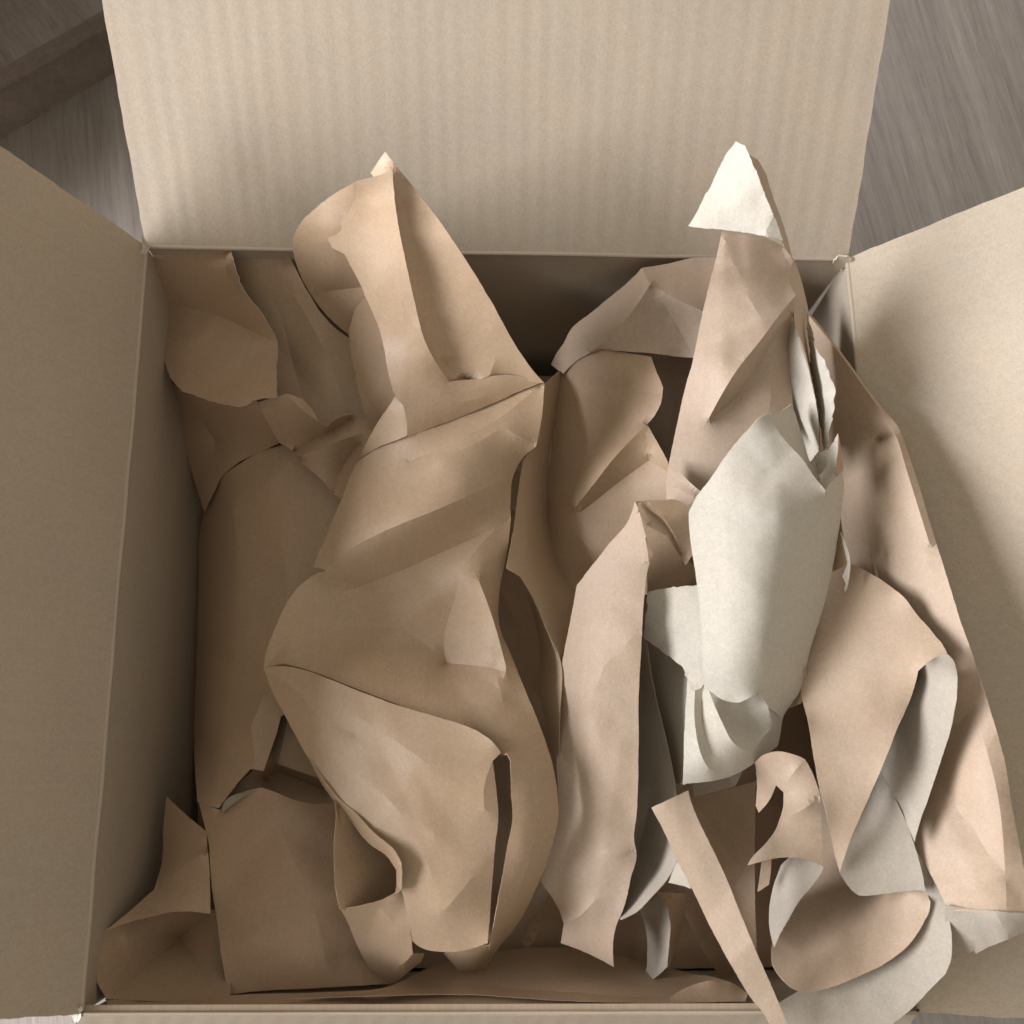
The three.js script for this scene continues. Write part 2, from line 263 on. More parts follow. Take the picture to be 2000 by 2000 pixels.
  const flap = (a, b, pa, pb, len, amp, bend, label, ease = 1) => { const m = mesh('flap', boardGeometry(a, b, out(b, pb, len), out(a, pa, len), amp, 0.0036, 260, 40, bend, 0.0008, ease), mats, box); if (label) m.userData.label = label; };
  const lift = 0.0015, up = (p) => p.clone().setY(p.y + lift);
  flap(up(BL), up(BR), at(199, 0, 8.9), at(1739, 0, 8.9), 0.20, 0.00006, 0, 'tall back flap with faint upright flute lines');
  flap(up(FL), up(BL), at(0, 1990, 4.4), atZ(0, 284, BL.z), 0.128, 0.00006, 0, 'shaded left flap');
  flap(up(BR), up(FR), atZ(2000, 366, BR.z), at(2000, 1990, -1.4), 0.19, 0.00007, 0, 'right flap catching the light', 0.35);
  flap(FR.clone().setY(FR.y - 0.001), FL.clone().setY(FL.y - 0.001), at(1772, 2008, -3.8), at(147, 2008, -3.8), 0.19, 0.00006, 0, 'front flap just inside the lower frame');
  // the scored fold between wall and flap, pressed and slightly proud
  const folds = [[BL, BR], [BR, FR], [FR, FL], [FL, BL]];
  for (const [p, q] of folds) {
    const rad = q === FL ? 0.0008 : 0.0016;
    const pts = []; for (let i = 0; i <= 24; i++) { const t = 0.004 + 0.992 * i / 24; pts.push(p.clone().lerp(q, t).add(new THREE.Vector3((noise(i * 0.8, 3) - 0.5) * 0.0008, (noise(i * 0.8, 8) - 0.5) * 0.0007, 0))); }
    mesh('fold_line', new THREE.TubeGeometry(new THREE.CatmullRomCurve3(pts), 60, rad, 6), board, box);
  }
  const shred = (p) => mesh('torn_corner', sheetGeometry({ thick: 0.0008, ragged: 1.5, gap: 6, wave: 0.5, ...p }), [p.m ?? torn, torn, torn], box);
  shred({ o: [[274, 456, 1.9], [281, 466, 1.4], [290, 476, .8], [297, 480, .5], [290, 490, .2], [276, 500, .3], [270, 499, .5], [279, 486, .7], [276, 470, 1.2]] });
  shred({ o: [[132, 1960, .6], [140, 1966, .4], [150, 1972, .4], [158, 1966, .5], [162, 1975, .3], [152, 1992, .2], [148, 2004, 0], [140, 1985, .3], [136, 1972, .6]] });
  shred({ o: [[1628, 508, .4], [1640, 499, .6], [1655, 500, .7], [1668, 508, .5], [1664, 516, .2], [1652, 524, -.3], [1638, 530, -.8], [1632, 520, -.3]], m: board });
}

// ---------------------------------------------------------------- the packing paper, from the lowest sheets up
paper('kraft_paper_sheet', 'creased brown paper lowest in the box, dark in the gaps between the other sheets', 'paper sheet', [{ gap: 22, wave: 5, o: [[420, 740, -15], [700, 730, -14.5], [1000, 735, -15], [1300, 730, -14.5], [1570, 745, -15], [1600, 1100, -14.5], [1620, 1500, -15], [1640, 1800, -13], [1640, 1886, -10.6], [1300, 1892, -10.2], [800, 1890, -10.4], [380, 1884, -10.6], [385, 1790, -13.4], [385, 1400, -15.5], [400, 1000, -15]],
  c: [[[470, 780, -15], [700, 900, -12], [1000, 800, -13.5], [1300, 1000, -11], [1560, 800, -13]], [[420, 1500, -15], [620, 1480, -12], [900, 1700, -13.5], [1250, 1500, -11], [1600, 1600, -13]], [[700, 900, -12], [620, 1480, -12]], [[1300, 1000, -11], [1250, 1500, -11]]] }], kraftDeep);
paper('kraft_paper_sheet', 'flattened brown paper band lying along the front wall of the box', 'paper sheet', [
  { o: [[205, 1951, -2], [330, 1957, -1.6], [450, 1944, -2], [620, 1938, -2.6], [760, 1926, -3], [850, 1885, -6.5], [960, 1860, -8], [1080, 1850, -8], [1180, 1862, -7.5], [1290, 1885, -6.5], [1345, 1900, -5.5], [1400, 1910, -4.5], [1445, 1928, -3], [1462, 1945, -2], [1457, 1962, -1.6], [1380, 1970, -.7], [1200, 1976, -.5], [1000, 1978, -.5], [800, 1977, -.5], [600, 1974, -.6], [520, 1970, -.7], [450, 1966, -.7], [330, 1972, -.7], [215, 1970, -.9]], s: [[[560, 1950, -1.6], [800, 1945, -1.9], [1000, 1935, -2.2], [1150, 1935, -2], [1270, 1950, -1.6]]] },
  { n: 'folded_edge', o: [[560, 1950, -1.2], [760, 1944, -1.4], [900, 1942, -1.5], [1100, 1954, -1.0], [1300, 1958, -.8], [1456, 1955, -.8], [1460, 1942, -1.2], [1452, 1934, -1.8], [1425, 1920, -2], [1390, 1915, -1.9], [1350, 1925, -2], [1308, 1948, -1.6], [1200, 1945, -1.9], [1050, 1930, -2.8], [900, 1925, -3], [740, 1938, -2.4]] }]);
paper('kraft_paper_sheet', 'brown paper with a triangular fold wedged in the front left corner', 'paper sheet', [
  { o: [[206, 1814, -2.4], [194, 1840, -1.8], [190, 1920, -1.4], [208, 1950, -1.5], [330, 1955, -2.4], [450, 1945, -3], [450, 1860, -6], [430, 1780, -7], [330, 1770, -5.6], [270, 1790, -4.2]], c: [[[420, 1780, -7], [352, 1832, -7.8], [445, 1942, -3]], [[352, 1832, -7.8], [230, 1935, -2.4]], [[352, 1832, -7.8], [250, 1830, -3.2]]] },
  { n: 'folded_corner', o: [[325, 1556, -8.4], [362, 1590, -7], [402, 1624, -5.6], [409, 1700, -5], [411, 1785, -4.6], [350, 1780, -4.2], [280, 1793, -3.2], [240, 1805, -2.5], [207, 1817, -1.9], [262, 1772, -3.6], [300, 1738, -5.4], [315, 1690, -7], [319, 1620, -8]], c: [[[310, 1735, -5.6], [360, 1690, -5.6], [406, 1660, -4.8]]] }]);
paper('kraft_paper_sheet', 'dim brown paper behind the two back left sheets, running down into the box', 'paper sheet', [
  { o: [[448, 478, -.8], [475, 487, -.9], [519, 495, -1], [555, 497, -1], [567, 503, -1], [584, 538, -1.5], [606, 578, -2], [624, 607, -2.6], [653, 639, -3.4], [700, 670, -4.5], [720, 760, -6], [728, 840, -5.5], [690, 860, -5.2], [600, 840, -4.8], [530, 800, -4.2], [480, 740, -4.5], [450, 620, -4], [440, 520, -2]], s: [[[470, 500, -1.4], [540, 600, -3.2], [575, 720, -5.4], [600, 800, -5.2]], [[520, 500, -1.2], [600, 620, -2.6], [650, 720, -4.6], [680, 810, -5]]] }]);
paper('kraft_paper_sheet', 'brown paper with torn top edge standing in the back left corner', 'paper sheet', [
  { ragged: .8, o: [[291, 484, -.6], [309, 486, -.7], [352, 491, -.7], [388, 496, -.8], [421, 496, -.7], [436, 485, -.4], [450, 479, -.2], [455, 509, 0], [465, 545, -.7], [484, 578, -1.4], [510, 610, -2.1], [527, 639, -2.7], [539, 664, -3.1], [539, 726, -2.7], [541, 775, -2.3], [500, 781, -2.1], [468, 796, -1.9], [420, 786, -2.6], [356, 764, -3.6], [330, 730, -4.4], [310, 660, -5], [297, 603, -4.8], [290, 540, -2.6]], c: [[[296, 596, -4.8], [381, 603, -4.2], [440, 622, -3.8], [490, 646, -3.5], [536, 668, -3.2]], [[436, 487, -.4], [450, 560, -1.6], [490, 640, -3.3]]] },
  { n: 'lower_fold', o: [[352, 756, -5], [420, 780, -3.6], [468, 790, -3], [501, 782, -3], [525, 830, -4.5], [548, 864, -6], [508, 884, -7], [461, 907, -8], [435, 929, -9], [417, 962, -10], [399, 999, -11], [381, 943, -11], [350, 835, -9.5], [330, 750, -7.5]], c: [[[356, 764, -6], [420, 860, -8.4], [399, 995, -11]]] }], kraftDeep);
paper('kraft_paper_sheet', 'tall brown paper standing along the left wall, torn open low down', 'paper sheet', [
  { o: [[430, 932, -9.5], [470, 905, -8], [520, 878, -7], [560, 868, -6.4], [640, 900, -6], [740, 940, -6], [760, 1200, -7], [680, 1320, -7], [600, 1380, -6.6], [549, 1398, -6], [538, 1440, -5.7], [520, 1490, -5.4], [515, 1506, -5.4], [488, 1502, -5.5], [462, 1532, -5.4], [440, 1560, -5.2], [428, 1578, -5.2], [404, 1574, -5.4], [385, 1566, -6.4], [379, 1450, -12], [383, 1300, -13], [388, 1150, -13], [397, 1005, -12.5]], s: [[[450, 960, -8.4], [462, 1080, -7.8], [452, 1300, -7.8], [428, 1480, -6.8], [408, 1560, -5.6]], [[520, 930, -6.8], [560, 1150, -6.2], [540, 1300, -6]], [[410, 1000, -11], [412, 1200, -10.6], [402, 1450, -9]]], c: [[[500, 1500, -5.4], [490, 1420, -5.6], [515, 1360, -5.8], [560, 1330, -6.2]]] },
  { n: 'torn_hole', o: [[430, 1565, -7], [520, 1480, -7.6], [550, 1380, -8.2], [640, 1440, -8.4], [690, 1580, -7.6], [640, 1600, -7], [500, 1580, -6.6]], c: [[[566, 1390, -7.6], [543, 1492, -7.2], [600, 1512, -7.2], [650, 1530, -7.6]], [[520, 1520, -8.4], [545, 1508, -8.6], [640, 1545, -8.6]]] }]);
paper('kraft_paper_sheet', 'bulging brown paper in the front left, below the torn hole', 'paper sheet', [
  { o: [[388, 1566, -6.2], [404, 1574, -5.6], [432, 1582, -5.6], [445, 1565, -5.3], [476, 1547, -5], [512, 1538, -4.9], [540, 1548, -5], [575, 1562, -5.2], [612, 1570, -5.4], [665, 1566, -5.8], [720, 1640, -6], [780, 1760, -6.5], [790, 1900, -6.5], [760, 1921, -5], [600, 1931, -4.4], [500, 1936, -4.2], [446, 1942, -4], [436, 1890, -4.2], [424, 1800, -4.8], [412, 1720, -5], [408, 1650, -5.4], [398, 1605, -5.9]], s: [[[520, 1560, -4.5], [560, 1650, -3.9], [600, 1740, -3.4], [620, 1800, -3.6], [640, 1920, -4.4]], [[450, 1780, -4.2], [540, 1770, -3.4], [660, 1740, -3.7], [740, 1750, -4.8]], [[480, 1860, -4.2], [600, 1840, -4.1], [740, 1830, -5]], [[430, 1600, -5.2], [460, 1680, -4.7], [470, 1760, -4.4]]] },
  { n: 'torn_edge', flip: true, o: [[432, 1580, -5.3], [437, 1568, -5.2], [450, 1556, -5.1], [480, 1546, -4.9], [507, 1540, -4.8], [480, 1552, -4.6], [452, 1572, -4.8], [436, 1586, -5.1]] }], kraftDeep);
paper('kraft_paper_scrap', 'small crumpled brown fold between the back left sheet and the central sheet', 'paper scrap', [
  { o: [[501, 786, -3], [530, 778, -2.8], [562, 768, -2.6], [591, 779, -2.9], [609, 799, -3.2], [622, 822, -3.4], [638, 833, -3.6], [667, 813, -3.2], [688, 809, -3], [722, 828, -3], [732, 842, -3], [700, 896, -3.4], [668, 977, -4.4], [653, 966, -4.6], [627, 936, -4.8], [590, 905, -5], [566, 876, -5.2], [548, 867, -5.2], [525, 830, -4.2]], c: [[[548, 867, -5.2], [575, 880, -5.6], [609, 858, -5.2], [650, 840, -4.6], [685, 818, -4]], [[577, 896, -4.6], [640, 870, -4], [722, 840, -3.2]], [[562, 772, -2.7], [590, 800, -3], [638, 833, -3.8]], [[653, 960, -4.8], [672, 905, -5], [700, 870, -4.2]]] }]);

// the right-hand side
paper('kraft_paper_sheet', 'brown paper folded over at the back right against the back wall', 'paper sheet', [
  { o: [[1076, 712, -4.5], [1086, 692, -4], [1100, 672, -3.4], [1112, 648, -3], [1163, 604, -2], [1210, 565, -1.2], [1232, 546, -.8], [1254, 523, -.5], [1308, 514, -.2], [1359, 503, .2], [1410, 503, .4], [1400, 620, .8], [1370, 700, -.6], [1326, 697, -1.2], [1290, 692, -.9], [1220, 686, -1.2], [1174, 682, -1.6], [1127, 704, -2.8], [1100, 730, -4]], c: [[[1270, 556, 1.2], [1217, 631, -.2], [1181, 667, -1.1], [1120, 706, -2.7]], [[1272, 558, .7], [1320, 583, 1.2], [1374, 609, 1.4]], [[1254, 525, -.4], [1270, 556, 1]]], s: [[[1300, 600, -.2], [1330, 650, -1], [1350, 690, -1]]] },
  { n: 'inner_fold', o: [[1240, 690, -4], [1300, 685, -3.5], [1360, 692, -3], [1352, 760, -4], [1318, 905, -5], [1270, 880, -6], [1240, 830, -6]], s: [[[1330, 700, -3.6], [1322, 760, -4.4], [1300, 860, -5.4]]] }], kraftLight);
paper('kraft_paper_sheet', 'rounded crumpled brown paper right of the box middle with a diagonal lit ridge', 'paper sheet', [
  { o: [[1098, 722, -4.4], [1116, 704, -3.2], [1145, 692, -2.4], [1174, 683, -1.8], [1217, 688, -1.4], [1272, 697, -.8], [1284, 730, -.4], [1295, 757, -.2], [1290, 790, -.4], [1278, 812, -.7], [1264, 829, -1], [1283, 863, -.6], [1306, 907, -.2], [1320, 960, -.6], [1330, 1050, -2.4], [1300, 1150, -3.6], [1200, 1170, -4.5], [1126, 1155, -5.4], [1108, 1138, -5.6], [1087, 1102, -5.8], [1074, 1048, -5.8], [1067, 975, -5.6], [1073, 885, -5.6], [1087, 794, -5.2]], c: [[[1261, 831, -.9], [1230, 862, -.6], [1199, 895, -.5], [1160, 945, -1.2], [1128, 985, -2.2]], [[1268, 899, -1.3], [1203, 946, -2], [1156, 984, -2.8], [1135, 1000, -3.2]], [[1268, 899, -1.2], [1304, 922, -.6]]], s: [[[1240, 720, -.8], [1200, 800, -1.8], [1140, 900, -2.8], [1110, 960, -3.6]], [[1088, 985, -4.2], [1120, 1036, -3.8], [1155, 1075, -3.6], [1230, 1100, -3.4]]] }], kraft);
paper('kraft_paper_strip', 'narrow brown paper with a long upright crease in the gap at the middle', 'paper strip', [
  { o: [[1062, 752, -2.5], [1052, 860, -1.6], [1021, 900, -1.4], [1010, 978, -1.1], [1003, 1036, -1], [989, 1110, -.8], [1017, 1126, -1.1], [1037, 1160, -1.4], [1068, 1230, -1.4], [1093, 1290, -1.2], [1112, 1240, -3.4], [1128, 1160, -5.6], [1098, 1110, -6.2], [1075, 1020, -6.2], [1072, 920, -6], [1084, 810, -5.6], [1098, 720, -4.6]], s: [[[1040, 900, -1.9], [1030, 1040, -1.8], [1030, 1110, -1.6], [1070, 1180, -2.2]]] },
  { n: 'folded_side', o: [[1017, 1126, -1.5], [1037, 1160, -1.6], [1068, 1230, -1.6], [1093, 1288, -1.4], [1093, 1400, -1], [1091, 1484, -.9], [1081, 1488, -1.4], [1062, 1397, -3], [1052, 1346, -4], [1054, 1269, -4.6], [1040, 1195, -4.4]] }]);

// the big sheet in the middle
paper('kraft_paper_sheet', 'large crumpled brown sheet in the middle, its peak leaning before the back flap', 'paper sheet', [
  { n: 'back_fold', soft: 22, lines: 4, o: [[752, 296, 10.8], [775, 325, 10.6], [850, 420, 9.3], [905, 500, 7.9], [960, 590, 6.1], [1010, 680, 4.3], [1050, 735, 3.2], [1062, 748, 2.9], [1010, 744, 2.5], [965, 742, 2.4], [920, 747, 2.3], [880, 749, 2.7], [850, 708, 3.8], [828, 662, 4.8], [810, 592, 6.1], [790, 502, 7.8], [775, 422, 9.3], [764, 345, 10.9], [736, 352, 10], [724, 338, 9.8]], s: [[[776, 360, 10.1], [800, 440, 8.1], [830, 540, 5.9], [862, 630, 4.2], [890, 700, 3], [908, 736, 2.2]]], c: [[[872, 706, 3.1], [893, 735, 2.8], [915, 742, 2.2], [938, 741, 2.7], [957, 733, 2.9], [966, 706, 3.5]]] },
  { n: 'left_fold', soft: 30, fold: 25, o: [[696, 356, 9.6], [664, 372, 8.6], [640, 387, 7.8], [612, 410, 6.8], [588, 434, 5.6], [574, 460, 4.6], [572, 488, 3.6], [580, 520, 2.4], [606, 572, .6], [640, 618, -.8], [690, 660, -1.6], [740, 650, 0], [752, 560, 3.6], [748, 490, 6], [738, 420, 7.6]], s: [[[640, 400, 7.4], [628, 470, 5.4], [640, 540, 2.2], [670, 600, .4]], [[700, 380, 9], [712, 440, 7.6], [722, 500, 5.6]]], c: [[[606, 572, .8], [660, 566, 1], [712, 560, 2.2]]] },
  { n: 'torn_flap', ragged: 1, o: [[722, 576, 2.4], [706, 588, 1.6], [690, 612, .8], [682, 648, 0], [685, 692, -.6], [696, 737, -1.2], [710, 801, -2], [727, 846, -2.6], [760, 830, -1.6], [800, 780, .4], [790, 700, 1], [760, 620, 2]] },
  { n: 'lit_fold', lines: 3, o: [[696, 355, 10], [730, 346, 10.6], [766, 333, 11.2], [775, 420, 9.4], [790, 500, 7.9], [810, 590, 6.2], [828, 660, 4.9], [850, 705, 3.9], [878, 745, 2.9], [904, 742, 2.8], [936, 740, 2.7], [965, 734, 2.9], [1010, 734, 2.9], [1063, 746, 2.7], [1020, 762, 2.1], [971, 784, 1.8], [880, 822, 1.6], [840, 836, 1.7], [797, 852, 2], [794, 820, 2.4], [788, 790, 2.8], [772, 772, 3], [761, 739, 3.2], [750, 681, 3.6], [739, 638, 4], [717, 587, 4.6], [700, 548, 5], [685, 520, 5.4], [672, 496, 5.8], [648, 483, 5.6], [640, 468, 5.8], [660, 440, 6.9], [688, 400, 8.4]], s: [[[697, 358, 9.9], [712, 402, 8.5], [730, 470, 7.3], [738, 540, 6.4], [736, 580, 5.5]], [[800, 640, 4.9], [830, 740, 3.4], [880, 790, 2.4], [971, 770, 2.2]]] },
  { n: 'lower_corner', o: [[772, 774, 2.4], [760, 792, 2.2], [735, 830, 1], [715, 866, 0], [697, 903, -1.4], [716, 888, -.4], [739, 873, .8], [768, 862, 1.5], [796, 851, 1.9], [794, 820, 2.3], [788, 792, 2.6]] },
  { n: 'upper_panel', o: [[797, 851, 1.8], [880, 822, 1.5], [971, 784, 1.6], [1063, 747, 2.4], [1060, 800, 2], [1047, 871, 1.2], [1015, 903, .4], [1001, 935, 0], [997, 985, -.4], [997, 1020, -.6], [988, 1090, -1.4], [976, 1150, -1.6], [976, 1222, -1.4], [1002, 1288, -.6], [1025, 1346, 0], [1060, 1432, .4], [1077, 1485, .5], [1089, 1552, .6], [1091, 1590, .6], [1079, 1650, 0], [1066, 1690, -.6], [1045, 1740, -1.6], [1021, 1790, -2.8], [970, 1858, -4.4], [947, 1895, -5.4], [908, 1909, -6], [866, 1862, -3.6], [886, 1858, -2.4], [957, 1846, -.2], [977, 1737, 1.3], [991, 1653, 2], [1001, 1599, 2.3], [999, 1552, 2.4], [997, 1485, 2.5], [991, 1474, 2.4], [975, 1474, 1.8], [940, 1500, -.5], [800, 1480, -1.4], [640, 1420, -2.4], [570, 1360, -2.4], [530, 1315, -2], [516, 1304, -1.2], [517, 1288, -1.3], [536, 1230, -1.2], [555, 1187, -1], [582, 1148, -.9], [612, 1124, -.8], [637, 1114, -.4], [622, 1108, -.6], [612, 1108, -.8], [622, 1080, -.7], [634, 1055, -.6], [650, 1014, -.6], [668, 974, -.6], [684, 930, -.8], [698, 903, -1], [739, 874, .6]],
    s: [[[640, 1108, -.1], [695, 1066, 1.4], [735, 1045, 2.2], [866, 990, 2.7], [985, 935, 1.1]], [[850, 900, 2.6], [940, 860, 2.4], [1030, 800, 2]], [[600, 1255, -1.8], [700, 1225, -2], [790, 1230, -1.8], [860, 1280, -1.3]], [[690, 1150, -1.6], [770, 1120, -1.2], [860, 1080, -1], [960, 1035, -.9]], [[940, 1190, .1], [960, 1280, .5], [985, 1380, .9]], [[1045, 1480, 1.7], [1050, 1580, 2], [1028, 1700, 1.2], [988, 1790, -.3]]],
    c: [[[637, 1116, -.4], [632, 1158, -1.2], [616, 1182, -1.4], [582, 1226, -1.3], [540, 1280, -1.3], [518, 1303, -1.2]], [[520, 1303, -1.2], [555, 1296, -.9], [600, 1308, -.4], [691, 1343, .6], [788, 1380, 1.2], [905, 1420, 1.8]], [[997, 1012, -.6], [950, 1052, -.4], [903, 1112, -.6], [885, 1180, -1.2], [868, 1240, -1.5], [870, 1296, -1.5]], [[936, 1136, .5], [958, 1195, .5], [988, 1300, .5]], [[870, 1296, -1.5], [930, 1300, -.4], [988, 1312, .4]], [[1058, 752, 2.2], [1010, 790, 2.2], [968, 822, 2.2], [1010, 850, 1.9], [1042, 864, 1.3]], [[968, 822, 2.2], [890, 862, 2.3], [800, 900, 1.4]]] },
  { n: 'slot_floor', o: [[955, 1480, -.6], [1010, 1480, -.6], [1012, 1600, -.8], [990, 1740, -1.4], [962, 1850, -2], [940, 1850, -2], [945, 1740, -1.4], [955, 1600, -.8]] },
  { n: 'lower_panel', lines: 5, o: [[515, 1304, -.8], [550, 1301, -.5], [600, 1310, 0], [640, 1325, .6], [691, 1346, 1.1], [788, 1381, 1.7], [860, 1402, 2.1], [905, 1416, 2.3], [940, 1432, 2.5], [962, 1449, 2.6], [978, 1470, 2.4], [970, 1478, 2.4], [962, 1486, 2.4], [967, 1525, 2.3], [972, 1570, 2.2], [973, 1600, 2.1], [967, 1653, 1.9], [959, 1754, 1.1], [956, 1800, .6], [952, 1842, .2], [925, 1852, -.2], [886, 1859, -.5], [850, 1858, -.7], [820, 1850, -.8], [806, 1838, -.6], [798, 1800, .2], [788, 1755, .9], [783, 1735, 1.2], [784, 1708, 1.5], [782, 1688, 1.6], [770, 1664, 1.6], [732, 1632, 1.3], [698, 1595, 1], [661, 1563, .8], [632, 1526, .5], [602, 1480, .2], [580, 1442, 0], [560, 1404, -.3], [528, 1342, -.7]],
    s: [[[620, 1400, .7], [700, 1500, 1.4], [790, 1600, 2], [840, 1700, 2.1], [860, 1790, 1.3]], [[700, 1400, 1.5], [820, 1480, 2.4], [920, 1560, 2.5]], [[866, 1781, 1.7], [905, 1735, 1.9], [960, 1660, 1.9]]], c: [[[535, 1320, -.5], [575, 1345, .1], [620, 1395, .6], [690, 1432, 1.1]], [[962, 1488, 2.4], [945, 1540, 2.5], [946, 1579, 2.4], [972, 1600, 2.1]]] },
  { n: 'pocket', o: [[651, 1548, .1], [665, 1566, -.1], [700, 1602, -.8], [750, 1650, -1.8], [778, 1685, -2.4], [778, 1740, -2.4], [740, 1765, -1.5], [690, 1778, -.1], [665, 1776, .6], [657, 1745, .7], [653, 1690, .7], [653, 1636, .6], [657, 1590, .4]], c: [[[662, 1575, -.1], [670, 1640, .1], [672, 1700, .2], [684, 1768, .1]]] },
  { n: 'tongue', o: [[665, 1775, .5], [690, 1772, .7], [718, 1766, 1], [750, 1756, 1.2], [772, 1744, 1.4], [782, 1735, 1.4], [789, 1760, .9], [799, 1800, .2], [804, 1835, -.7], [806, 1862, -1.6], [829, 1862, -2.4], [822, 1880, -3.4], [785, 1909, -4.6], [750, 1942, -6.4], [722, 1895, -4.8], [695, 1840, -2.6], [678, 1800, -.8]], s: [[[740, 1770, 1.1], [765, 1800, .5], [790, 1850, -1.3]]], c: [[[806, 1862, -1.7], [790, 1880, -2.6], [772, 1890, -3.6]]] },
  { n: 'curled_edge', o: [[602, 1478, .3], [632, 1522, .6], [661, 1560, 1], [698, 1592, 1.3], [732, 1629, 1.6], [770, 1661, 1.9], [784, 1686, 1.9], [785, 1708, 1.8], [784, 1736, 1.5], [772, 1746, 1.4], [774, 1730, .4], [774, 1700, .2], [758, 1675, .2], [722, 1648, 0], [690, 1612, -.2], [658, 1572, -.2], [628, 1530, -.1]] }], kraft);

paper('kraft_paper_strip', 'upright brown strip with a pointed top between the central sheet and the white wrap', 'paper strip', [
  { o: [[1240, 979, 3.4], [1228, 1015, 2.5], [1190, 1062, 1.3], [1127, 1142, -.4], [1122, 1167, -.5], [1112, 1222, -.7], [1098, 1294, -.9], [1093, 1403, -.9], [1087, 1486, -.6], [1090, 1586, -.7], [1082, 1630, -1], [1068, 1680, -1.6], [1056, 1722, -2.2], [1069, 1740, -2.2], [1090, 1773, -2.6], [1101, 1804, -2.9], [1095, 1842, -3.6], [1143, 1860, -3.4], [1199, 1889, -3.2], [1198, 1835, -2.2], [1205, 1804, -1.6], [1218, 1773, -1], [1232, 1715, -.4], [1243, 1667, 0], [1239, 1648, .2], [1244, 1586, .5], [1247, 1462, .8], [1247, 1385, 1], [1253, 1251, 1.4], [1258, 1167, 1.5], [1267, 1106, 1.8], [1275, 1083, 2.1], [1260, 1041, 2.7], [1247, 995, 3.3]], c: [[[1242, 985, 3.5], [1262, 1060, 2.5], [1268, 1104, 1.9]], [[1243, 1660, 0], [1211, 1668, .1], [1160, 1664, -.3]], [[1101, 1804, -2.8], [1130, 1790, -1.8], [1160, 1760, -1.1]]], s: [[[1228, 1018, 2.5], [1214, 1090, 1.5], [1205, 1155, 1]], [[1180, 1180, .8], [1165, 1300, .9], [1150, 1450, .6], [1150, 1600, .2]], [[1130, 1450, .2], [1180, 1300, 1.2], [1240, 1240, 1.5]], [[1140, 1700, -.4], [1150, 1800, -2], [1160, 1850, -3]]] }], kraftLight);
paper('kraft_paper_scrap', 'short folded brown scrap joining the pointed strip to the white wrap', 'paper scrap', [
  { o: [[1241, 979, 3], [1285, 977, 2.9], [1322, 977, 2.8], [1336, 983, 2.7], [1352, 992, 2.6], [1356, 1040, 1.8], [1352, 1085, 1], [1339, 1104, .5], [1326, 1082, .3], [1301, 1046, .1], [1275, 1032, 0], [1262, 1025, .4], [1250, 1000, 1.8]], c: [[[1243, 981, 2.8], [1297, 1012, 2.6], [1320, 1050, 1.8], [1330, 1075, 1]]] },
  { n: 'lower_fold', o: [[1262, 1022, -.6], [1301, 1040, -.6], [1345, 1095, -.4], [1380, 1130, -.4], [1380, 1165, -1], [1264, 1162, -1.2], [1262, 1100, -1], [1255, 1060, -.8]] }]);
paper('kraft_paper_strip', 'curved brown paper behind the pointed strip, its lower edge curling into the light', 'paper strip', [
  { flip: true, o: [[1230, 1150, -2], [1262, 1245, -1.8], [1267, 1290, -1.6], [1282, 1367, -1.3], [1304, 1457, -1], [1317, 1526, -.9], [1322, 1570, -.8], [1330, 1640, -.1], [1322, 1680, .1], [1305, 1714, .1], [1267, 1757, -.2], [1249, 1776, -.5], [1212, 1796, -1.2], [1190, 1760, -3.6], [1200, 1600, -4.4], [1210, 1400, -4.4]], s: [[[1250, 1300, -2.6], [1272, 1480, -2.2], [1262, 1600, -3.2], [1240, 1680, -3.6]], [[1300, 1500, -1.2], [1290, 1600, -1.6], [1270, 1700, -2.4]]] },
  { n: 'curled_end', flip: true, o: [[1249, 1779, -5.4], [1266, 1762, -4.8], [1286, 1748, -4.2], [1298, 1762, -3.8], [1308, 1798, -3.4], [1306, 1850, -3.4], [1303, 1888, -3.6], [1267, 1919, -4.4], [1236, 1936, -5], [1250, 1914, -5.2], [1261, 1895, -5.4], [1264, 1860, -5.8], [1261, 1815, -5.8]] },
  { n: 'outer_fold', o: [[1280, 1742, -4.2], [1340, 1745, -5.2], [1336, 1790, -5.8], [1323, 1838, -5.4], [1305, 1893, -3.9], [1306, 1850, -3.6], [1308, 1798, -3.6], [1298, 1760, -3.8]] }]);
paper('kraft_paper_strip', 'shaded brown paper standing upright behind the slanting strip', 'paper strip', [
  { o: [[1330, 1548, -5], [1356, 1553, -4.6], [1432, 1538, -4], [1476, 1526, -3.8], [1475, 1600, -4], [1474, 1680, -4.4], [1475, 1773, -5.2], [1480, 1900, -7], [1400, 1900, -7.6], [1330, 1760, -7], [1320, 1640, -6]] },
  { n: 'pale_band', flip: true, o: [[1352, 1532, -3.8], [1400, 1522, -3.6], [1451, 1505, -3.4], [1436, 1536, -3.6], [1400, 1546, -3.8], [1356, 1556, -4]] }], kraftDeep);
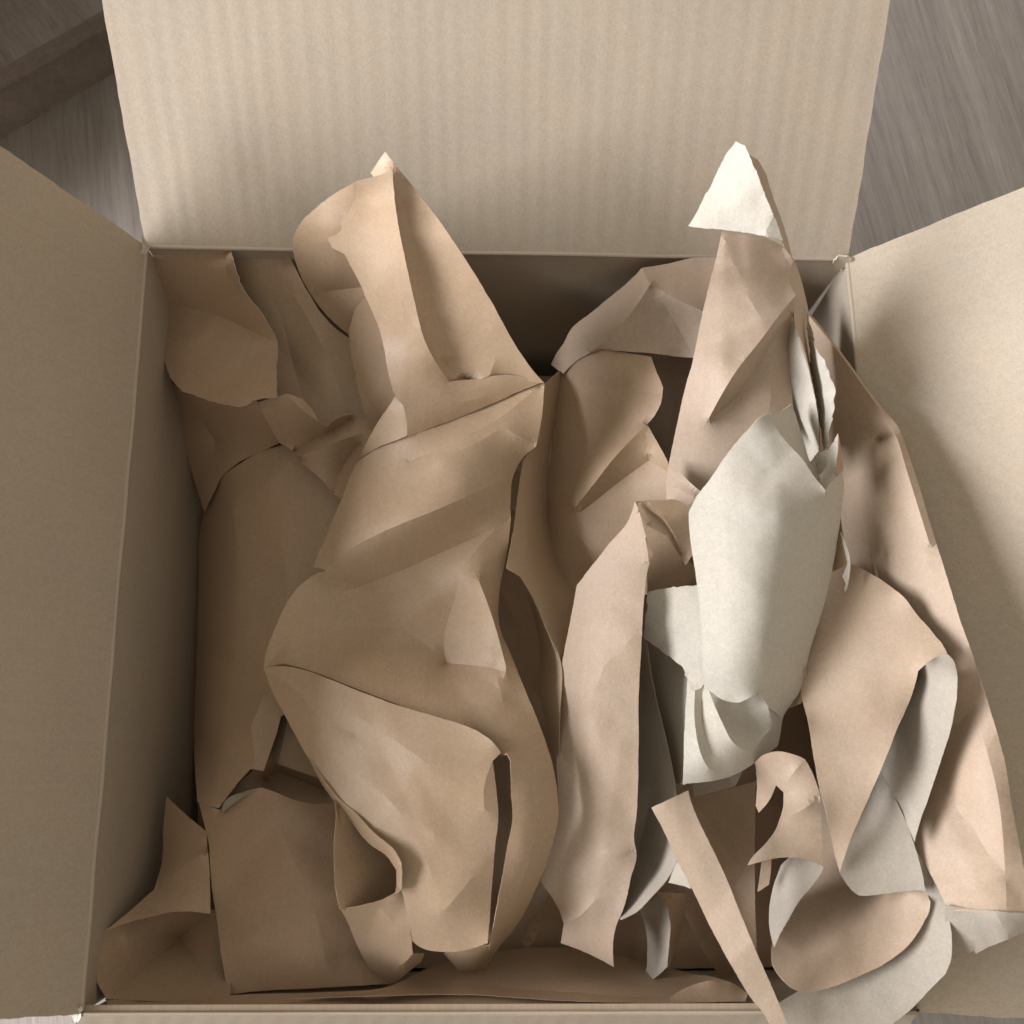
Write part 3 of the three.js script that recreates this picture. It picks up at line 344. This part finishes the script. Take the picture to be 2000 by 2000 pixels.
paper('kraft_paper_strip', 'narrow straight brown strip slanting down to the bottom edge of the photo', 'paper strip', [
  { soft: 60, fold: 40, lines: 1, o: [[1272, 1577, 2.8], [1305, 1562, 3], [1344, 1544, 2.8], [1356, 1583, 2.9], [1379, 1633, 3], [1417, 1711, 3], [1454, 1804, 2.8], [1494, 1897, 2.4], [1525, 1968, 2], [1545, 2020, 1.7], [1512, 2020, 1.7], [1490, 1978, 1.9], [1469, 1953, 2], [1438, 1903, 2.2], [1392, 1819, 2.6], [1351, 1735, 2.8], [1320, 1676, 2.9], [1295, 1620, 2.9]], s: [[[1310, 1570, 3.4], [1345, 1650, 3.6], [1400, 1760, 3.5], [1460, 1880, 3], [1515, 1990, 2.2]]] },
  { n: 'torn_flap', flip: true, o: [[1305, 1724, 1], [1314, 1702, 1.4], [1322, 1682, 2], [1336, 1705, 2.2], [1350, 1736, 2.2], [1333, 1730, 1.6]] }], kraftLight);
paper('kraft_paper_strip', 'upright brown band with its tip folded down into a pale triangle, back right', 'paper strip', [
  { o: [[1411, 450, 8.8], [1440, 455, 8.8], [1485, 462, 8.8], [1530, 480, 8.2], [1545, 503, 7.8], [1549, 510, 7.6], [1543, 526, 7.2], [1540, 548, 6.8], [1546, 562, 6.6], [1554, 577, 6.4], [1550, 605, 5.4], [1543, 653, 3.2], [1542, 704, 2.4], [1547, 776, 1.6], [1560, 860, 1.4], [1500, 850, 1.6], [1450, 900, 1.2], [1384, 950, .8], [1350, 960, .4], [1318, 930, .2], [1306, 907, .2], [1319, 845, 1], [1335, 770, 2.2], [1354, 700, 3.6], [1373, 606, 5.6], [1392, 530, 7.4]], c: [[[1552, 579, 6.4], [1520, 618, 5.9], [1489, 660, 5.2], [1435, 729, 4.2], [1410, 770, 3.5], [1385, 816, 2.6]], [[1548, 610, 5], [1512, 660, 3.7], [1470, 730, 2.6], [1430, 785, 2], [1390, 817, 2.3]]], s: [[[1500, 700, 3], [1505, 780, 2.3], [1495, 830, 1.8]]] },
  { n: 'folded_tip', white: true, label: 'pale triangular folded tip', ragged: .6, o: [[1437, 276, 11.6], [1455, 285, 12], [1470, 318, 11.8], [1497, 388, 11], [1520, 445, 10.2], [1530, 470, 9.8], [1512, 466, 9.9], [1470, 457, 9.7], [1410, 449, 9.4], [1344, 441, 8.9], [1370, 396, 9.6], [1393, 352, 10.3], [1412, 312, 11]] },
  { n: 'tip_back', o: [[1452, 288, 11.5], [1468, 305, 10.8], [1480, 312, 10.6], [1492, 332, 10], [1510, 384, 9], [1530, 440, 8.2], [1547, 500, 7.4], [1536, 488, 8], [1520, 450, 8.8], [1495, 390, 9.8], [1470, 322, 11]] },
  { n: 'edge_fold', o: [[1546, 500, 7.5], [1549, 511, 7.2], [1542, 528, 6.9], [1540, 548, 6.5], [1553, 578, 6], [1551, 602, 5.2], [1553, 635, 4.7], [1565, 667, 4.3], [1580, 722, 3.7], [1594, 794, 2.9], [1600, 881, 2], [1612, 880, -1], [1602, 798, 0], [1588, 722, .8], [1581, 653, 1.6], [1577, 595, 2.4], [1566, 551, 3.6], [1556, 520, 5]] },
  { n: 'lit_fold', white: true, o: [[1546, 615, 4.4], [1553, 645, 4.4], [1565, 682, 4], [1580, 725, 3.5], [1594, 790, 2.8], [1600, 880, 1.8], [1580, 905, .6], [1560, 830, .6], [1545, 760, 1.4], [1540, 690, 2.3]] },
  { n: 'torn_edge', white: true, ragged: 1.4, o: [[1576, 600, 3.2], [1584, 640, 3.3], [1600, 690, 4.2], [1612, 708, 4.8], [1622, 735, 4.7], [1628, 758, 4.5], [1627, 790, 4.1], [1622, 830, 3.3], [1614, 872, 2.4], [1608, 880, 1.6], [1598, 798, 1.6], [1584, 722, 2.2], [1577, 653, 2.8]] },
  { n: 'crumpled_foot', o: [[1303, 985, .6], [1301, 940, .5], [1306, 907, .7], [1330, 925, 1.6], [1362, 955, 2], [1380, 965, 2], [1358, 990, 1.6], [1350, 1000, 1.4], [1330, 985, 1.2], [1318, 975, .9]], c: [[[1308, 910, .8], [1335, 945, 1.8], [1360, 968, 1.6]], [[1304, 948, .5], [1330, 958, 1], [1356, 978, 1.6]]] }], kraftLight);

paper('kraft_paper_sheet', 'wide brown sheet leaning over the right rim of the box', 'paper sheet', [
  { o: [[1560, 600, -0.4], [1582, 614, -0.2], [1617, 655, 0.4], [1654, 702, 0.9], [1690, 753, 1.4], [1726, 800, 1.9], [1757, 838, 2.4], [1763, 854, 2.4], [1777, 894, 2.6], [1795, 949, 2.75], [1813, 1010, 2.87], [1831, 1068, 3], [1853, 1137, 3.09], [1872, 1200, 3.1], [1901, 1283, 3.15], [1934, 1386, 3.14], [1949, 1436, 3.2], [1963, 1490, 3.3], [1976, 1573, 3.3], [1992, 1656, 3.3], [2004, 1720, 3.3], [2012, 1790, 3.2], [1971, 1789, 3.1], [1918, 1784, 2.7], [1876, 1780, 2.3], [1853, 1780, 2], [1847, 1767, 1.8], [1818, 1709, 1.3], [1795, 1665, 0.8], [1760, 1600, -0.3], [1700, 1450, -2.3], [1640, 1300, -3.6], [1600, 1150, -3.75], [1590, 1000, -3.3], [1580, 850, -2.6], [1560, 700, -1.6]], s: [[[1690, 960, 0], [1705, 1010, .5], [1740, 1120, 1], [1790, 1220, 1.5], [1830, 1320, 1.9]], [[1920, 1440, 3.3], [1950, 1560, 3.6], [1962, 1680, 3.6], [1966, 1780, 3.3]]], c: [[[1575, 610, 0.1], [1635, 684, 1], [1690, 760, 1.6], [1735, 826, 2.2], [1749, 850, 2.5], [1769, 912, 2.76], [1790, 980, 2.86], [1815, 1060, 3.02]], [[1749, 850, 2.5], [1740, 852, 1.6], [1720, 858, 0.6]]] },
  { n: 'under_side', flip: true, o: [[1846, 1768, 1.9], [1880, 1773, 2.2], [1925, 1777, 2.6], [1972, 1782, 3], [2012, 1784, 3.1], [2010, 1816, 2.2], [1964, 1837, 1.6], [1930, 1850, 1.3], [1906, 1863, 1.1], [1902, 1857, 1.1], [1863, 1873, .9], [1850, 1860, 1], [1846, 1810, 1.4]] }], kraftPink);
paper('kraft_paper_strip', 'broad twisted brown ribbon looping through the front right corner', 'paper strip', [
  { n: 'front_loop', soft: 90, fold: 40, lines: 2, flip: true, label: 'pale outer loop', o: [[1780, 1640, 1], [1794, 1668, 1], [1820, 1713, 1], [1848, 1771, 1.5], [1859, 1836, 1.9], [1859, 1864, 1.9], [1847, 1902, 1.8], [1814, 1935, 1.5], [1785, 1966, 1.2], [1740, 2003, 1], [1700, 2040, 0.9], [1500, 2040, 0.9], [1520, 1960, .9], [1570, 1930, .4], [1640, 1905, .4], [1720, 1850, .1], [1800, 1780, .9], [1792, 1700, 1], [1770, 1660, 1]], s: [[[1830, 1790, 1.2], [1815, 1860, 1.1], [1740, 1930, 1], [1620, 1990, .9]]] },
  { n: 'inner_loop', soft: 90, fold: 40, lines: 2, o: [[1590, 1560, -4.4], [1612, 1520, -4.2], [1632, 1600, -3.8], [1650, 1690, -3.2], [1680, 1715, -2.6], [1720, 1728, -1.6], [1770, 1722, 1], [1800, 1720, 1], [1809, 1742, 1], [1817, 1761, 1.4], [1814, 1782, 1.4], [1806, 1798, 1.4], [1773, 1847, 1.3], [1731, 1880, 1.2], [1682, 1904, 1.2], [1632, 1925, 1.2], [1605, 1933, 1.2], [1584, 1937, 1.2], [1564, 1936, 1.1], [1541, 1925, 0.9], [1522, 1906, 0.6], [1508, 1883, 0.2], [1507, 1856, -0.3], [1516, 1812, -1.4], [1540, 1765, -2.4], [1575, 1715, -3.4], [1585, 1640, -4.2]], s: [[[1600, 1750, -3], [1570, 1820, -2.1], [1575, 1890, -0.6]], [[1690, 1770, -1.5], [1670, 1830, -0.6], [1650, 1890, 0.6]]] },
  { n: 'upper_band', soft: 90, fold: 40, lines: 2, o: [[1600, 1110, -0.6], [1640, 1098, -0.2], [1661, 1102, 0.2], [1701, 1120, 1.2], [1733, 1141, 1.6], [1762, 1163, 2.4], [1791, 1200, 2.7], [1828, 1243, 3.3], [1843, 1262, 3.6], [1851, 1279, 3.7], [1836, 1281, 3.6], [1822, 1287, 3.5], [1806, 1299, 3.3], [1793, 1311, 3.1], [1789, 1330, 2.9], [1773, 1378, 2.5], [1752, 1424, 2.7], [1723, 1498, 2.8], [1690, 1573, 2.2], [1657, 1651, 1.63], [1640, 1704, 0.9], [1632, 1676, 1.07], [1615, 1593, 2.1], [1599, 1531, 2.1], [1586, 1457, 1.9], [1578, 1407, 1.7], [1568, 1370, 0.7], [1560, 1300, 0.1], [1575, 1200, -0.4]], s: [[[1640, 1150, 0.2], [1680, 1300, 2.1], [1660, 1450, 2.1], [1640, 1600, 1.7]]] },
  { n: 'turned_back', soft: 90, fold: 40, lines: 2, flip: true, o: [[1815, 1291, 3.95], [1838, 1280, 4.25], [1851, 1278, 4.45], [1861, 1288, 4.35], [1868, 1308, 4.05], [1869, 1353, 4], [1861, 1407, 3.4], [1839, 1482, 2.7], [1814, 1556, 2.1], [1795, 1610, 1.8], [1786, 1645, 1.57], [1773, 1614, 1.2], [1744, 1552, 1], [1715, 1495, 0], [1725, 1440, 0.1], [1760, 1370, 1], [1790, 1310, 1.55]], s: [[[1848, 1320, 3.35], [1830, 1400, 2.6], [1800, 1490, 1.7]]] },
  { n: 'lower_turn', soft: 90, fold: 40, lines: 2, flip: true, o: [[1718, 1505, -0.8], [1744, 1552, 1], [1773, 1614, 1], [1789, 1660, 1.27], [1800, 1700, 1.43], [1808, 1741, 1.37], [1797, 1739, 1.28], [1764, 1741, 1.07], [1711, 1748, 0.725], [1690, 1750, 0.613], [1677, 1749, 0.519], [1667, 1742, 0.562], [1648, 1718, 0.612], [1640, 1703, 0.706], [1657, 1640, 0.4], [1690, 1560, -0.4]], s: [[[1700, 1600, -0.3], [1720, 1680, 0.25], [1740, 1735, 1]]] }], kraftPink);
paper('kraft_paper_scrap', 'small curled brown piece with a hooked top beside the twisted ribbon', 'paper scrap', [
  { o: [[1474, 1490, .2], [1486, 1478, .8], [1500, 1471, 1.2], [1516, 1468, 1.5], [1547, 1473, 1.8], [1572, 1483, 1.8], [1590, 1516, 1.6], [1601, 1553, 1.5], [1604, 1593, 1.4], [1606, 1650, 1.2], [1609, 1692, 1], [1590, 1684, 1.1], [1562, 1676, 1.2], [1516, 1676, 1], [1485, 1683, .7], [1460, 1690, .3], [1470, 1673, .4], [1485, 1658, .6], [1507, 1633, .8], [1522, 1602, .9], [1530, 1568, .9], [1530, 1548, .8], [1516, 1534, .5], [1511, 1545, .1], [1503, 1562, -.4], [1482, 1587, -1.2], [1476, 1574, -1.4], [1478, 1524, -.8]], c: [[[1572, 1484, 1.8], [1553, 1505, 1.7], [1530, 1540, .9]], [[1601, 1556, 1.4], [1570, 1580, 1.6], [1535, 1596, 1.2]]] },
  { n: 'turned_back', flip: true, o: [[1525, 1690, -1], [1545, 1672, -.4], [1590, 1682, .6], [1609, 1694, .9], [1600, 1712, .8], [1582, 1735, .7], [1562, 1758, .6], [1536, 1802, .4], [1522, 1826, .2], [1512, 1850, 0], [1506, 1830, -.8], [1502, 1788, -1.6], [1508, 1742, -1.6]] },
  { n: 'loose_end', o: [[1488, 1682, .4], [1507, 1678, .4], [1505, 1705, 0], [1502, 1728, -.3], [1480, 1742, -.6], [1484, 1710, -.1]] }], kraftPink);
paper('white_paper_wrap', 'pale whitish paper rolled round an upright shape, brightest piece in the box', 'paper wrap', [
  { n: 'shaded_side', o: [[1256, 1240, -2.2], [1318, 1285, -.8], [1345, 1320, .2], [1370, 1400, .4], [1360, 1500, .2], [1336, 1532, -.2], [1320, 1530, -2.4], [1304, 1457, -3], [1282, 1367, -3.2], [1267, 1290, -3]], white: true, s: [[[1300, 1290, -1.4], [1325, 1400, -.8], [1332, 1500, -.8]]] },
  { n: 'lower_wrap', white: true, wave: 1.6, soft: 40, fold: 30, o: [[1345, 1300, 1.4], [1450, 1250, 2.6], [1560, 1300, .8], [1563, 1340, .3], [1541, 1381, .1], [1532, 1396, .2], [1527, 1415, .3], [1525, 1432, .2], [1519, 1457, 0], [1485, 1483, .2], [1430, 1515, .3], [1398, 1524, .5], [1360, 1529, .6], [1334, 1531, .6], [1336, 1450, 1], [1340, 1370, 1.2]], s: [[[1400, 1330, 2.5], [1420, 1420, 2.2], [1420, 1500, 1.1]]], c: [[[1358, 1340, 1.7], [1358, 1420, 1.8], [1372, 1480, 1.6], [1398, 1520, .6]], [[1372, 1350, 1.5], [1376, 1430, 1.5], [1396, 1480, 1.3]], [[1385, 1350, 2.2], [1410, 1410, 2.5], [1432, 1450, 2.1], [1460, 1470, 1.4]], [[1500, 1380, 1.5], [1510, 1420, 1], [1490, 1440, 1.4], [1470, 1475, .8]]] },
  { n: 'side_piece', white: true, ragged: 1, o: [[1264, 1158, .6], [1310, 1148, 1], [1365, 1142, 1.6], [1395, 1200, 2.2], [1395, 1310, 2.2], [1370, 1345, 1.6], [1352, 1347, 1.4], [1340, 1318, 1.2], [1336, 1309, 1.1], [1318, 1291, .7], [1290, 1268, 0], [1257, 1245, -.6], [1262, 1200, .2]], s: [[[1285, 1165, .7], [1290, 1220, .4], [1310, 1270, .6]]] },
  { n: 'front_wrap', white: true, wave: .7, soft: 40, fold: 40, o: [[1362, 968, 3.2], [1384, 939, 3.6], [1435, 867, 4.6], [1462, 838, 5], [1485, 815, 5.3], [1502, 807, 5.2], [1508, 822, 5], [1533, 859, 4.9], [1569, 899, 4.6], [1590, 930, 4.4], [1612, 958, 4.2], [1632, 935, 3.4], [1646, 914, 3], [1648, 950, 2.6], [1641, 1015, 2.1], [1630, 1090, 1.6], [1608, 1185, 1], [1583, 1269, .6], [1572, 1312, .4], [1562, 1350, .3], [1541, 1381, .3], [1527, 1400, .4], [1500, 1378, 1.6], [1480, 1352, 2.4], [1465, 1362, 2.6], [1445, 1372, 2.5], [1428, 1371, 2.4], [1412, 1367, 2.4], [1388, 1350, 2.2], [1371, 1334, 2.1], [1372, 1290, 2.2], [1373, 1258, 2.3], [1369, 1204, 2.5], [1360, 1130, 2.7], [1351, 1073, 2.8], [1346, 1030, 2.9], [1345, 1000, 3]], s: [[[1500, 850, 5.3], [1520, 960, 5.2], [1515, 1080, 4.8], [1500, 1200, 4.3], [1480, 1300, 3.8]], [[1410, 960, 4.4], [1420, 1080, 4.1], [1425, 1200, 3.8], [1425, 1310, 3.3]], [[1600, 985, 4], [1585, 1080, 3.3], [1560, 1180, 2.7], [1530, 1300, 2]]] },
  { n: 'torn_tip', white: true, ragged: 1, o: [[1637, 847, 3.8], [1628, 862, 3.4], [1617, 878, 3], [1592, 890, 2.6], [1594, 908, 2.4], [1598, 926, 2.6], [1606, 945, 3.4], [1613, 957, 4.2], [1626, 940, 3.8], [1636, 930, 3.6], [1631, 916, 3.6], [1633, 905, 3.7], [1637, 880, 3.8]] },
  { n: 'right_tip', o: [[1638, 848, 3.7], [1643, 880, 3.2], [1648, 915, 2.8], [1640, 926, 3.2], [1636, 930, 3.5], [1632, 914, 3.5], [1634, 900, 3.6], [1637, 875, 3.7]] },
  { n: 'inner_side', white: true, o: [[1500, 812, 4.4], [1520, 805, 3.8], [1545, 790, 3.4], [1552, 805, 3], [1566, 850, 2.4], [1582, 902, 2], [1600, 940, 2], [1572, 905, 3.4], [1545, 875, 3.9], [1520, 846, 4.3]] },
  { n: 'right_fold', o: [[1640, 1000, 1.4], [1648, 1050, 1.6], [1659, 1096, 1.6], [1640, 1110, .6], [1622, 1118, 0], [1625, 1060, .4]] },
  { n: 'loose_end', white: true, o: [[1642, 1040, 1.9], [1652, 1065, 1.9], [1659, 1094, 1.9], [1660, 1120, 1.5], [1656, 1142, 1.3], [1652, 1156, 1.2], [1650, 1152, 1.3], [1651, 1141, 1.3], [1645, 1126, 1.2], [1651, 1112, 1.3], [1655, 1097, 1.5], [1648, 1070, 1.7]], ragged: .4, gap: 6 },
  { n: 'lower_tip', o: [[1572, 1300, .8], [1577, 1330, .6], [1565, 1374, .4], [1541, 1383, .2], [1558, 1355, .3]] }]);

renderer.render(scene, camera);
